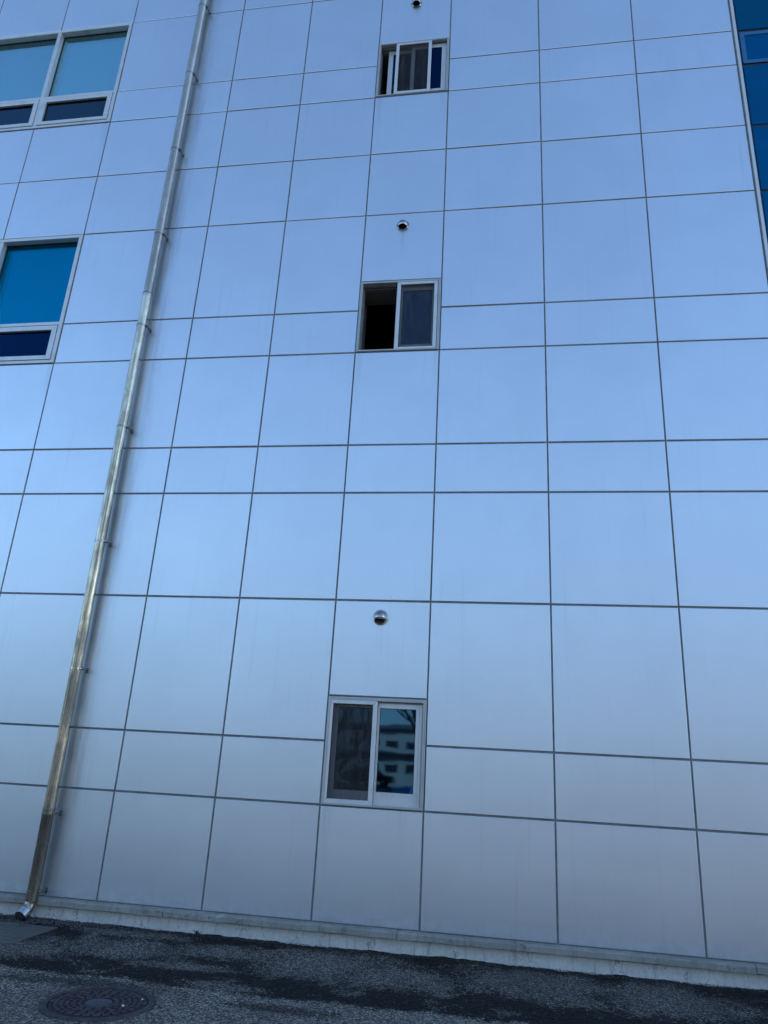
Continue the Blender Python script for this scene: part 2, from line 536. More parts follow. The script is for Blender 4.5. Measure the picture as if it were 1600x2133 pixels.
panel_mesh = {}
def get_panel(w, h):
    k = (round(w, 3), round(h, 3))
    if k in panel_mesh:
        return panel_mesh[k]
    mb = MB()
    a, b = w / 2, h / 2
    e, d = 0.0045, 0.028
    rings = [(0.0, d), (0.0, e), (0.0013, 0.0013), (e, 0.0)]
    base = 0
    for ins, y in rings:
        for sx, sz in ((-1, -1), (1, -1), (1, 1), (-1, 1)):
            mb.v.append((sx * (a - ins), y, sz * (b - ins)))
    for i in range(3):
        for q in range(4):
            mb.f.append((i * 4 + q, i * 4 + (q + 1) % 4, i * 4 + 4 + (q + 1) % 4, i * 4 + 4 + q))
    mb.f.append((12, 13, 14, 15))
    mb.f.append((3, 2, 1, 0))
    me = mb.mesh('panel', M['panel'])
    panel_mesh[k] = me
    return me

rp = random.Random(3)
for x0, x1, z0, z1 in cells:
    w, h = x1 - x0 - JOINT, z1 - z0 - JOINT
    o = bpy.data.objects.new('panel', get_panel(w, h))
    COL.objects.link(o)
    o.parent = building
    o.location = ((x0 + x1) / 2, rp.uniform(-0.0012, 0.0012), (z0 + z1) / 2)
    o.rotation_euler = (R(max(-.2, min(.2, rp.gauss(0, 0.12)))), 0, R(max(-.2, min(.2, rp.gauss(0, 0.12)))))

# sealant backing in the joints, with the window openings left free
mb = MB()
for x0, x1, z0, z1 in cells:
    mb.quad((x0, SEAL_Y, z0), (x1, SEAL_Y, z0), (x1, SEAL_Y, z1), (x0, SEAL_Y, z1))
mb.build('joint_sealant', M['sealant'], building)
# thick wall behind: reveals of the openings
WALL_T = 0.46
for x0, x1, z0, z1 in small_rect + big_rect:
    mb = MB()
    ya, yb = SEAL_Y, WALL_T
    mb.quad((x0, ya, z0), (x0, yb, z0), (x0, yb, z1), (x0, ya, z1))
    mb.quad((x1, ya, z0), (x1, yb, z0), (x1, yb, z1), (x1, ya, z1))
    mb.quad((x0, ya, z0), (x1, ya, z0), (x1, yb, z0), (x0, yb, z0))
    mb.quad((x0, ya, z1), (x1, ya, z1), (x1, yb, z1), (x0, yb, z1))
    mb.build('window_reveal', M['interior'], building)
# rooms behind the windows
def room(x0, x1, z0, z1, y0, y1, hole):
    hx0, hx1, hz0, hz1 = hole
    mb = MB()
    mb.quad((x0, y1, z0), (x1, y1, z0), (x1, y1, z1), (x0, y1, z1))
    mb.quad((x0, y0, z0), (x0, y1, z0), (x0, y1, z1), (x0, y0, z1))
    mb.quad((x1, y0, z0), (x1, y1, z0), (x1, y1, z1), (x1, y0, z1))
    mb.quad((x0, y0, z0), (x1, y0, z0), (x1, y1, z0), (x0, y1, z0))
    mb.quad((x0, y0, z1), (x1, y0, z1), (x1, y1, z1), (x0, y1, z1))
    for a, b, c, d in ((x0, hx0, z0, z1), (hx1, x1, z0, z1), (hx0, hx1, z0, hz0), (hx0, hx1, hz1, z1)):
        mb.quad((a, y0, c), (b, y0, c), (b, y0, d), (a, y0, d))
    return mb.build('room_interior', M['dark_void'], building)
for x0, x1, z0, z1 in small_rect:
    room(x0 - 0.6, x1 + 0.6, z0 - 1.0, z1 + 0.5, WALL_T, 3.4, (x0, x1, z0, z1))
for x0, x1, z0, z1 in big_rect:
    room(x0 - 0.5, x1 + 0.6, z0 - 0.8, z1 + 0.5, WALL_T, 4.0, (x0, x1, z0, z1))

# ------------------------------------------------------------------ small sliding windows
def sash(win, x0, x1, z0, z1, yc, glass, wl=0.045, wr=0.045, wt=0.06, wb=0.10, th=0.026):
    f = MB()
    frame_bars(f, x0, x1, z0, z1, yc - th / 2, yc + th / 2, wl, wr, wt, wb)
    # raised ribs along the stiles
    f.box(x1 - wr * 0.62, x1 - wr * 0.50, yc - th / 2 - 0.004, yc - th / 2, z0 + 0.004, z1 - 0.004)
    f.box(x1 - wr * 0.22, x1 - wr * 0.10, yc - th / 2 - 0.004, yc - th / 2, z0 + 0.004, z1 - 0.004)
    f.box(x0 + wl * 0.30, x0 + wl * 0.42, yc - th / 2 - 0.004, yc - th / 2, z0 + 0.004, z1 - 0.004)
    f.build('sash', M['alu'], win, bevel=0.0015)
    g = MB().box(x0 + wl - 0.006, x1 - wr + 0.006, yc - 0.003, yc + 0.003, z0 + wb - 0.006, z1 - wt + 0.006)
    g.build('pane', glass, win)
    k = MB()
    frame_bars(k, x0 + wl - 0.0005, x1 - wr + 0.0005, z0 + wb - 0.0005, z1 - wt + 0.0005, yc - 0.0075, yc - 0.0035, 0.005)
    k.build('gasket', M['rubber'], win)

def screen(win, x0, x1, z0, z1, yc, w=0.040):
    f = MB()
    y0, y1 = yc - 0.012, yc + 0.010
    # mitred members
    X, Z = (x0, x1), (z0, z1)
    o4 = [(x0, z0), (x1, z0), (x1, z1), (x0, z1)]
    i4 = [(x0 + w, z0 + w), (x1 - w, z0 + w), (x1 - w, z1 - w), (x0 + w, z1 - w)]
    g = 0.0008
    for k in range(4):
        a, b = o4[k], o4[(k + 1) % 4]
        c, d = i4[(k + 1) % 4], i4[k]
        cx, cz = (a[0] + b[0] + c[0] + d[0]) / 4, (a[1] + b[1] + c[1] + d[1]) / 4
        P = []
        for q in (a, b, c, d):
            # pull in along the member so the mitre reads as a hairline
            if k % 2 == 0: P.append((q[0] + g * (1 if cx > q[0] else -1), q[1]))
            else: P.append((q[0], q[1] + g * (1 if cz > q[1] else -1)))
        i = len(f.v)
        f.v += [(p[0], y0, p[1]) for p in P] + [(p[0], y1, p[1]) for p in P]
        f.f += [(i, i + 1, i + 2, i + 3), (i + 7, i + 6, i + 5, i + 4)]
        for j in range(4):
            f.f.append((i + j, i + 4 + j, i + 4 + (j + 1) % 4, i + (j + 1) % 4))
    f.build('screen_frame', M['alu'], win, bevel=0.002)
    MB().box(x0 + w - 0.004, x1 - w + 0.004, yc + 0.001, yc + 0.0018, z0 + w - 0.004, z1 - w + 0.004).build('screen_mesh', M['screen'], win)

def outer_frame(win, x0, x1, z0, z1):
    f = MB()
    # flat flange lapping the joint
    frame_bars(f, x0 + 0.004, x1 - 0.004, z0 + 0.004, z1 - 0.004, -0.006, 0.03, 0.016)
    # box frame with tracks
    frame_bars(f, x0 + 0.020, x1 - 0.020, z0 + 0.008, z1 - 0.020, -0.016, 0.150, 0.014, 0.014, 0.016, 0.016)
    o = f.build('frame', M['flange'], win, bevel=0.0015)
    for yc in (0.030, 0.072, 0.116):
        MB().box(x0 + 0.036, x1 - 0.036, yc - 0.003, yc + 0.003, z0 + 0.0245, z0 + 0.034).build('track', M['alu'], win)
        MB().box(x0 + 0.036, x1 - 0.036, yc - 0.002, yc + 0.002, z1 - 0.050, z1 - 0.0365).build('track', M['dark_steel'], win)
    return o

def small_window(i, label):
    x0, x1, z0, z1 = small_rect[i]
    win = empty('sliding_window', (0, 0, 0), building)
    win['label'] = label
    outer_frame(win, x0, x1, z0, z1)
    return win, x0, x1, z0, z1

SC, S1, S2 = 0.000, 0.051, 0.094       # depth of screen, outer and inner glass tracks
w, x0, x1, z0, z1 = small_window(0, 'closed sliding window with a dark screen on its left half')
screen(w, -1.633, -1.168, 1.147, 2.070, SC)
sash(w, -1.612, -1.140, 1.160, 2.066, S2, M['glass_mirror'], 0.055, 0.045, 0.060, 0.105)
sash(w, -1.172, -0.742, 1.160, 2.066, S1, M['glass_mirror'], 0.024, 0.062, 0.060, 0.105)
w, x0, x1, z0, z1 = small_window(1, 'half open sliding window with its screen slid to the right')
screen(w, -1.207, -0.740, 5.872, 6.782, SC)
sash(w, -1.190, -0.742, 5.898, 6.762, S1, M['glass_mid'], 0.045, 0.062, 0.070, 0.075)
sash(w, -1.226, -0.752, 5.898, 6.762, S2, M['glass_navy'], 0.045, 0.062, 0.070, 0.075)
w, x0, x1, z0, z1 = small_window(2, 'sliding window with its screen left in the middle and a gap open at left')
screen(w, -1.406, -0.936, 9.690, 10.588, SC)
sash(w, -1.207, -0.742, 9.702, 10.566, S1, M['glass_navy'], 0.048, 0.062, 0.060, 0.080)
sash(w, -1.520, -1.060, 9.702, 10.566, S2, M['glass_navy'], 0.062, 0.050, 0.060, 0.080)
w, x0, x1, z0, z1 = small_window(3, 'closed sliding window on the topmost storey')
screen(w, -1.633, -1.168, 13.490, 14.388, SC)
sash(w, -1.612, -1.140, 13.502, 14.366, S2, M['glass_navy'])
sash(w, -1.172, -0.736, 13.502, 14.366, S1, M['glass_navy'])

# ------------------------------------------------------------------ large windows at the left
def big_window(i, label, blind, glass, hop_glass):
    x0, x1, z0, z1 = big_rect[i]
    xm = XS[5]
    zt = z0 + 0.557                    # transom between hopper and fixed light
    win = empty('office_window', (0, 0, 0), building)
    win['label'] = label
    f = MB()
    frame_bars(f, x0 + 0.006, x1 - 0.006, z0 + 0.006, z1 - 0.006, -0.010, 0.135, 0.046, 0.046, 0.046, 0.040)
    f.box(xm - 0.027, xm + 0.027, -0.008, 0.133, z0 + 0.047, z1 - 0.053)
    for a, b in ((x0 + 0.053, xm - 0.0275), (xm + 0.0275, x1 - 0.053)):
        f.box(a, b, -0.006, 0.130, zt - 0.014, zt + 0.030)
    f.build('frame', M['alu'], win, bevel=0.002)
    for a, b in ((x0 + 0.052, xm - 0.027), (xm + 0.027, x1 - 0.052)):
        # fixed light, set back
        MB().box(a, b, 0.078, 0.086, zt + 0.030, z1 - 0.052).build('pane', glass, win)
        k = MB()
        frame_bars(k, a + 0.0005, b - 0.0005, zt + 0.0305, z1 - 0.0525, 0.068, 0.0775, 0.012)
        k.build('gasket', M['rubber'], win)
        # hopper
        h = MB()
        hz0, hz1 = z0 + 0.050, zt - 0.030
        frame_bars(h, a + 0.006, b - 0.006, hz0, hz1, -0.020, 0.040, 0.064, 0.064, 0.062, 0.056)
        h.build('hopper_sash', M['alu'], win, bevel=0.002)
        MB().box(a + 0.066, b - 0.066, 0.016, 0.022, hz0 + 0.052, hz1 - 0.058).build('pane', hop_glass, win)
        kk = MB()
        frame_bars(kk, a + 0.0705, b - 0.0705, hz0 + 0.0565, hz1 - 0.0625, 0.006, 0.0155, 0.008)
        kk.build('gasket', M['rubber'], win)
        # roller blind hanging behind the fixed light
        bl = MB()
        n = 14
        ztop, zbot = z1 - 0.03, zt + 0.06
        for q in range(n):
            xa, xb = a + 0.05 + (b - a - 0.07) * q / n, a + 0.05 + (b - a - 0.07) * (q + 1) / n
            ya, yb = 0.175 + 0.004 * math.sin(q * 0.9), 0.175 + 0.004 * math.sin((q + 1) * 0.9)
            bl.quad((xa, ya, zbot), (xb, yb, zbot), (xb, yb, ztop), (xa, ya, ztop))
        bl.box(a + 0.05, b - 0.02, 0.166, 0.186, zbot - 0.02, zbot)
        bl.build('blind', blind, win, smooth=True)
    return win
big_window(0, 'ground floor office window with two lights over hoppers', M['blind_blue'], M['glass_blue'], M['glass_navy'])
big_window(1, 'office window with deep blue panes over dark hoppers', M['blind_blue'], M['glass_blue'], M['glass_navy'])
big_window(2, 'office window with paler teal panes over dark hoppers', M['blind_pale'], M['glass_clear'], M['glass_dark'])
big_window(3, 'topmost office window with two lights over hoppers', M['blind_pale'], M['glass_clear'], M['glass_dark'])

# ------------------------------------------------------------------ curtain wall at the right
CW0 = 2.812
cw = empty('curtain_wall', (0, 0, 0), building)
cw['label'] = 'strip of deep blue glass curtain wall beside the panels'
MB().box(2.768, 2.782, 0.004, 0.05, 0.189, 17.10).build('joint_sealant', M['sealant'], cw)
MB().box(2.780, CW0, -0.014, 0.16, 0.189, 17.10).build('edge_trim', M['trim'], cw, bevel=0.003)
CX = [CW0 + 0.018, CW0 + 1.20, CW0 + 2.38, CW0 + 3.56]
for r in range(len(ZS) - 1):
    za, zb = ZS[r], ZS[r + 1]
    hopper = r in (1, 6, 10, 14)
    for c in range(3):
        xa, xb = CX[c] + 0.012, CX[c + 1] - 0.012
        hw_, hh_ = (xb - xa) / 2, (zb - za) / 2 - 0.019
        p = MB().box(-hw_, hw_, -0.004, 0.004, -hh_, hh_).build('pane', M['glass_wall'], cw, loc=((xa + xb) / 2, 0.021, (za + zb) / 2))
        p.rotation_euler = (R(rp.uniform(-.16, .16)), 0, R(rp.uniform(-.16, .16)))
        if hopper:
            f = MB()
            frame_bars(f, xa + 0.004, xb - 0.004, za + 0.023, zb - 0.023, 0.014, 0.0195, 0.050)
            f.build('vent_border', M['enamel'], cw)
mb = MB()
for x in CX:
    mb.box(x - 0.012, x + 0.012, 0.0265, 0.15, 0.189, 17.10)
for z in ZS:
    for c in range(3):
        mb.box(CX[c] + 0.0122, CX[c + 1] - 0.0122, 0.0262, 0.14, z - 0.019, z + 0.019)
mb.build('carrier_frame', M['rubber'], cw)
# blinds and dark office behind the glass
for r, drop in ((7, 0.30), (8, 0.62), (11, 0.30), (9, 0.18), (3, 0.4)):
    za, zb = ZS[r], ZS[r + 1]
    MB().box(CX[0] + 0.03, CX[1] - 0.02, 0.20, 0.206, zb - (zb - za) * drop, zb - 0.02).build('blind', M['blind_blue'], cw)
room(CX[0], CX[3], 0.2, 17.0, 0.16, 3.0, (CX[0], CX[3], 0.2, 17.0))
for z in (4.5, 8.4, 12.2):
    MB().box(CX[0] + 0.002, CX[3] - 0.002, 0.17, 2.99, z - 0.25, z + 0.1).build('floor_slab', M['interior'], cw)

# ------------------------------------------------------------------ rest of the building mass
BX0, BX1, BD, BH = -17.0, 12.0, 13.0, 17.10
mb = MB()
mb.box(BX0, BX0 + 0.3, 0.31, BD - 0.31, 0, BH)
mb.box(BX1 - 0.3, BX1, 0.31, BD - 0.31, 0, BH)
mb.box(BX0, BX1, BD - 0.3, BD, 0, BH)
mb.box(BX0 + 0.31, BX1 - 0.31, 0.31, BD - 0.31, BH - 0.5, BH - 0.2)
mb.box(BX0, XS[0] - 0.01, 0.001, 0.30, 0.189, BH)
mb.box(CX[3] + 0.02, BX1, 0.001, 0.30, 0.189, BH)
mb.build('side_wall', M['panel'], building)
mb = MB()
mb.box(BX0 - 0.03, BX1 + 0.03, -0.05, 0.40, BH + 0.004, BH + 0.10)
mb.build('parapet_cap', M['trim'], building, bevel=0.006)

# plinth and projecting ledge in cast lengths
mb = MB()
n = 240
pr = random.Random(11)
mb.box(BX0, BX1, -0.006, 0.30, -0.30, 0.110)
mb.build('plinth', M['plinth'], building, bevel=0.004)
M['ledge_shadow'] = mat_plain('ledge_shadow_dark', (0.07, 0.068, 0.06), 0.9, 0.3, 12)
MB().box(BX0, BX1, 0.024, 0.30, 0.1102, 0.1275).build('ledge_shadow_gap', M['ledge_shadow'], building)  # recessed strip coloured dark to draw the shadow line under the ledge
LX = [BX0, -12.2, -8.6, -6.2, -2.98, -0.88, 1.95, 5.0, 8.5, BX1]
for a, b in zip(LX[:-1], LX[1:]):
    mb = MB()
    seg = max(2, int((b - a) / 0.12))
    pts = []
    for q in range(seg + 1):
        x = a + 0.003 + (b - a - 0.006) * q / seg
        j = pr.uniform(-0.0022, 0.0022)
        j2 = pr.uniform(-0.0022, 0.0022)
        pts.append([(x, -0.080 + j, 0.126 + j2), (x, -0.080 + j, 0.168 + j2 * .6), (x, -0.073 + j, 0.176 + j2 * .6), (x, 0.03, 0.184), (x, 0.03, 0.128)])
    i0 = len(mb.v)
    for p in pts: mb.v += p
    for q in range(seg):
        for k in range(5):
            A, B_ = i0 + q * 5 + k, i0 + q * 5 + (k + 1) % 5
            mb.f.append((A, B_, B_ + 5, A + 5))
    mb.f.append(tuple(i0 + k for k in range(5)))
    mb.f.append(tuple(i0 + seg * 5 + k for k in reversed(range(5))))
    mb.build('ledge_stone', M['ledge'], building)

# ------------------------------------------------------------------ downpipe
PX, PY, PR = -4.246, -0.102, 0.054
dp = empty('drainpipe', (PX, PY, 0.09))
tag(dp, 'stainless steel rainwater downpipe clamped up the panel wall, spout above the ground', 'drainpipe')
def part(mb, name, mat, parent, smooth=True, bevel=0.0):
    """build in world coordinates, then hang under a moved parent"""
    o = mb.build(name, mat, None, smooth, bevel)
    o.parent = parent
    o.location = -parent.matrix_basis.translation if parent.parent is None else (0, 0, 0)
    return o
joints = [0.155, 0.941, 6.72, 12.6, 17.0]
for a, b in zip(joints[:-1], joints[1:]):
    mb = MB()
    # spigot at the foot slips inside the socket of the length below
    mb.tube([(PX, PY, a + 0.002), (PX, PY, a + 0.05), (PX, PY, b - 0.075), (PX, PY, b - 0.068), (PX, PY, b - 0.004)],
            [PR, PR, PR, PR + 0.0022, PR + 0.0022], 40)
    part(mb, 'pipe_section', M['steel'], dp)
for z in joints[1:-1]:
    mb = MB().lathe([(PR, z - 0.012), (PR + 0.0045, z - 0.010), (PR + 0.0055, z - 0.003), (PR + 0.0045, z + 0.004), (PR, z + 0.006)], (PX, PY, 0), 'Z', 40)
    part(mb, 'joint_collar', M['dark_steel'], dp)
clamp_z = [0.239, 0.903, 2.249, 3.587, 4.939, 6.269, 7.602, 8.958, 10.290, 11.580, 12.90, 14.22, 15.54]
for z in clamp_z:
    mb = MB().lathe([(PR + 0.0005, z - 0.012), (PR + 0.004, z - 0.011), (PR + 0.004, z + 0.011), (PR + 0.0005, z + 0.012)], (PX, PY, 0), 'Z', 40)
    c = part(mb, 'pipe_clamp', M['steel'], dp)
    # ears, bolt and stem to the wall
    e = MB()
    e.box(PX + PR + 0.001, PX + PR + 0.024, PY - 0.011, PY - 0.006, z - 0.013, z + 0.013)
    e.box(PX + PR + 0.001, PX + PR + 0.024, PY + 0.004, PY + 0.009, z - 0.013, z + 0.013)
    e.box(PX + PR + 0.004, PX + PR + 0.016, PY + 0.009, -0.001, z - 0.008, z + 0.008)
    e.box(PX + PR + 0.000, PX + PR + 0.028, -0.006, -0.001, z - 0.030, z + 0.020)
    o = e.build('bracket', M['dark_steel'], c, bevel=0.001)
    bt = MB().tube([(PX + PR + 0.014, PY - 0.022, z), (PX + PR + 0.014, PY + 0.016, z)], 0.0065, 6)
    bt.build('bolt', M['bright'], c)
# spout: short bend leading out from the wall, in bright new steel at the end
pts, n = [], 9
for q in range(n + 1):
    a = R(58) * q / n
    pts.append((PX - 0.012 * q / n, PY - 0.10 * (1 - math.cos(a)), 0.157 - 0.10 * math.sin(a)))
end = Vector(pts[-1])
dirv = Vector((-0.10, -math.sin(R(58)), -math.cos(R(58)))).normalized()
part(MB().tube(pts, PR - 0.001, 40, cap=False), 'bend', M['steel'], dp)
mb = MB()
p2 = end + dirv * 0.062
A = MB().tube([end - dirv * 0.004, p2], PR + 0.003, 40, cap=False)
B_ = MB().tube([p2, end + dirv * 0.005], PR - 0.001, 40, cap=False)
n0 = len(A.v)
A.f += [tuple(i + n0 for i in f) for f in B_.f]
A.v += B_.v
for k in range(40):
    A.f.append((40 + k, 40 + (k + 1) % 40, n0 + (k + 1) % 40, n0 + k))
part(A, 'spout', M['bright'], dp)

# ------------------------------------------------------------------ vent hoods
def make_hood():
    t = empty('vent_hood', (0, 0, 0))
    fl = MB().lathe([(0.050, 0.001), (0.076, 0.001), (0.0765, 0.004), (0.074, 0.007), (0.066, 0.008), (0.0635, 0.012)], (0, 0, 0), 'Y', 48)
    fl.build('flange', M['hood_steel'], t, smooth=True)
    bm = bmesh.new()
    bmesh.ops.create_uvsphere(bm, u_segments=48, v_segments=24, radius=0.0625)
    bmesh.ops.scale(bm, vec=(1, 1.05, 1), verts=bm.verts)
    bmesh.ops.bisect_plane(bm, geom=bm.verts[:] + bm.edges[:] + bm.faces[:], plane_co=(0, -0.004, 0), plane_no=(0, 1, 0), clear_outer=True)
    # mouth: cut away below a slightly raked plane
    bmesh.ops.bisect_plane(bm, geom=bm.verts[:] + bm.edges[:] + bm.faces[:], plane_co=(0, -0.062, -0.024), plane_no=(0, -0.16, -1), clear_outer=True)
    bmesh.ops.translate(bm, verts=bm.verts, vec=(0, -0.010, 0))
    me = bpy.data.meshes.new('hood')
    bm.to_mesh(me); bm.free()
    me.materials.append(M['hood_steel'])
    for p in me.polygons: p.use_smooth = True
    o = bpy.data.objects.new('hood', me)
    COL.objects.link(o); o.parent = t
    md = o.modifiers.new('thickness', 'SOLIDIFY'); md.thickness = 0.0022; md.offset = -1
    # collar ring between flange and dome, and the dark duct
    MB().lathe([(0.0635, 0.006), (0.0635, 0.016), (0.0610, 0.018)], (0, 0, 0), 'Y', 48).build('neck', M['hood_steel'], t, smooth=True)
    MB().lathe([(0.0605, 0.012), (0.0600, 0.004), (0.0005, 0.0035)], (0, 0, 0), 'Y', 48).build('duct', M['rubber'], t)
    return t
def copy_tree(o, parent=None):
    c = o.copy()
    COL.objects.link(c)
    if parent: c.parent = parent
    for ch in list(o.children):
        copy_tree(ch, c)
    return c
hood = make_hood()
for i, (x, z, lb) in enumerate([(-1.188, 2.862, 'domed steel vent hood on the panel above the ground floor window'),
                                (-1.186, 7.585, 'domed steel vent hood on the panel above the half open window'),
                                (-1.170, 11.300, 'domed steel vent hood cut by the top edge of the photo'),
                                ]):
    o = hood if i == 0 else copy_tree(hood)
    o.location = (x, -0.0005, z)
    tag(o, lb, 'vent', 'steel vent hoods above the small windows')

# ------------------------------------------------------------------ ground
MH = Vector((-2.478, -2.030, 0)); MHR = 0.338
DR = (-4.62, -3.845, -0.92, -0.30)     # drain cover x0,x1,y0,y1
def axis_pts(lo, hi, a, b, step):
    fine = [a + (b - a) * i / int((b - a) / step) for i in range(int((b - a) / step) + 1)]
    out, d, p = [], step * 2, b
    while p < hi:
        p = min(hi, p + d); out.append(p); d *= 1.8
    pre, d, p = [], step * 2, a
    while p > lo:
        p = max(lo, p - d); pre.append(p); d *= 1.8
    return pre[::-1] + fine + out
GX = axis_pts(-260, 260, -5.0, 3.2, 0.014)
GY = axis_pts(-340, 120, -3.0, 0.0, 0.014)
gv, gf = [], []
ny = len(GY)
for x in GX:
    for y in GY:
        z = 0.0
        if -5.2 < x < 3.4 and -3.2 < y < 0.1:
            z = 0.0045 * noise.noise((x * 38, y * 38, 1.3)) + 0.004 * noise.noise((x * 5, y * 5, 4.1)) + 0.012 * noise.noise((x * 0.9, y * 0.9, 8.0))
            if y > -0.16:
                k = (y + 0.16) / 0.16
                z += k * (0.010 * noise.noise((x * 9, y * 9, 2.2)) + 0.012 * noise.noise((x * 2.1, 0, 5.5)) + 0.006)
            r = math.hypot(x - MH.x, y - MH.y)
            if r < MHR: z = -0.05
            elif r < MHR + 0.3: z *= (r - MHR) / 0.3
            if DR[0] < x < DR[1] and DR[2] < y < DR[3]: z = -0.06
            elif DR[0] - 0.15 < x < DR[1] + 0.15 and DR[2] - 0.15 < y < DR[3] + 0.10: z *= 0.35
        gv.append((x, y, z))
for i in range(len(GX) - 1):
    for j in range(ny - 1):
        gf.append((i * ny + j, (i + 1) * ny + j, (i + 1) * ny + j + 1, i * ny + j + 1))
me = bpy.data.meshes.new('asphalt_ground')
me.from_pydata(gv, [], gf)
me.materials.append(M['asphalt'])
for p in me.polygons: p.use_smooth = True
g = bpy.data.objects.new('asphalt_ground', me)
COL.objects.link(g)
tag(g, kind='structure')

# manhole cover
mh = empty('manhole_cover', MH)
tag(mh, 'round rusty cast iron manhole cover set in the asphalt', 'manhole cover')
MB().lathe([(0.300, -0.03), (0.300, 0.006), (0.304, 0.009), (0.334, 0.009), (0.345, 0.002), (0.346, -0.03)], (0, 0, 0), 'Z', 72).build('rim', M['iron'], mh, smooth=True)
lid = MB().lathe([(0.0005, 0.001), (0.070, 0.001), (0.072, 0.001), (0.268, 0.001), (0.270, 0.004), (0.290, 0.004), (0.2945, 0.001), (0.295, -0.03)], (0, 0, 0), 'Z', 72).build('lid', M['lid_recess'], mh, smooth=True)
MB().lathe([(0.0005, 0.0075), (0.076, 0.0075), (0.081, 0.005), (0.082, 0.001)], (0, 0, 0), 'Z', 40).build('centre_disc', M['lid_disc'], lid, smooth=True)
for ri, (rad, nb, off) in enumerate([(0.112, 12, 0.0), (0.148, 16, 0.2), (0.184, 20, 0.0), (0.220, 24, 0.13), (0.252, 28, 0.0)]):
    a = math.pi * rad / nb * 0.72
    bm_ = MB().box(-0.0125, 0.0125, -a, a, 0.0005, 0.0095)
    me = bm_.mesh('tread_block', M['iron'], bevel=0.003)
    for k in range(nb):
        th = 2 * math.pi * (k + off) / nb
        o = bpy.data.objects.new('tread_block', me)
        COL.objects.link(o)
        o.parent = lid
        o.location = (rad * math.cos(th), rad * math.sin(th), 0)
        o.rotation_euler = (0, 0, th)
for th in (0.25, 3.4):
    kb = MB().box(-0.012, 0.012, -0.020, 0.020, 0.006, 0.0095)
    o = kb.build('lifting_slot', M['rubber'], lid, bevel=0.002)
    o.location = (0.280 * math.cos(th), 0.280 * math.sin(th), -0.0015)
    o.rotation_euler = (0, 0, th)

# pebbles on and beside the cover
def pebble(r, seed, sq=0.7):
    bm = bmesh.new()
    bmesh.ops.create_icosphere(bm, subdivisions=1, radius=r)
    q = random.Random(seed)
    for v in bm.verts:
        v.co *= q.uniform(0.75, 1.15)
        v.co.z *= sq
    me = bpy.data.meshes.new('pebble')
    bm.to_mesh(me); bm.free()
    return me
M['pebble'] = mat_plain('pale_pebble', (0.55, 0.55, 0.53), 0.7, 0.3, 60)
for i, (x, y, r, lb) in enumerate([(-2.250, -1.905, 0.008, 'tiny white pebble near the right rim of the manhole cover'),
                                   (-2.300, -2.062, 0.010, 'larger white pebble on the lower right of the manhole cover')]):
    me = pebble(r, i)
    me.materials.append(M['pebble'])
    o = bpy.data.objects.new('pebble', me)
    COL.objects.link(o)
    o.location = (x, y, 0.0085 + r * 0.5)
    tag(o, lb, 'pebble', 'white pebbles on the manhole cover')

# drain cover at the lower left
dc = empty('drain_cover', ((DR[0] + DR[1]) / 2, (DR[2] + DR[3]) / 2, 0))
tag(dc, 'square steel framed drain cover full of silt under the drainpipe spout', 'drain cover')
hx, hy = (DR[1] - DR[0]) / 2 + 0.012, (DR[3] - DR[2]) / 2 + 0.012
M['frame_steel'] = mat_metal('angle_steel', (0.13, 0.125, 0.11), 0.5, 0.5, dirt=0.6)
M['silt'] = mat_concrete('silted_concrete', (0.055, 0.048, 0.040), (0.15, 0.13, 0.105), False)
for a, b, c, d in ((-hx, hx, hy - 0.012, hy), (-hx, hx, -hy, -hy + 0.012), (-hx, -hx + 0.012, -hy + 0.0125, hy - 0.0125), (hx - 0.012, hx, -hy + 0.0125, hy - 0.0125)):
    MB().box(a, b, c, d, -0.05, 0.009).build('frame_angle', M['frame_steel'], dc, bevel=0.002)
# silt bed between the bars
sm = MB()
nx_, ny_ = 60, 44
for i in range(nx_ + 1):
    for j in range(ny_ + 1):
        x = -hx + 0.013 + (2 * hx - 0.026) * i / nx_
        y = -hy + 0.013 + (2 * hy - 0.026) * j / ny_
        sm.v.append((x, y, -0.006 + 0.010 * noise.noise((x * 14, y * 22, 3.0)) + 0.004 * noise.noise((x * 45, y * 45, 1.0))))
for i in range(nx_):
    for j in range(ny_):
        k = i * (ny_ + 1) + j
        sm.f.append((k, k + ny_ + 1, k + ny_ + 2, k + 1))
sm.build('silt_bed', M['silt'], dc, smooth=True)
barm = MB().box(-hx + 0.015, hx - 0.015, -0.008, 0.008, -0.03, 0.009).mesh('grate_bar', M['frame_steel'], bevel=0.002)
for k in range(15):
    o = bpy.data.objects.new('grate_bar', barm)
    COL.objects.link(o); o.parent = dc
    o.location = (0, -hy + 0.035 + (2 * hy - 0.07) * k / 14, random.uniform(-0.002, 0.0015))
MB().box(0.055, 0.175, hy - 0.052, hy - 0.016, -0.01, 0.0075).build('lifting_notch', M['rubber'], dc, bevel=0.003)  # black block standing in for the dark lifting notch

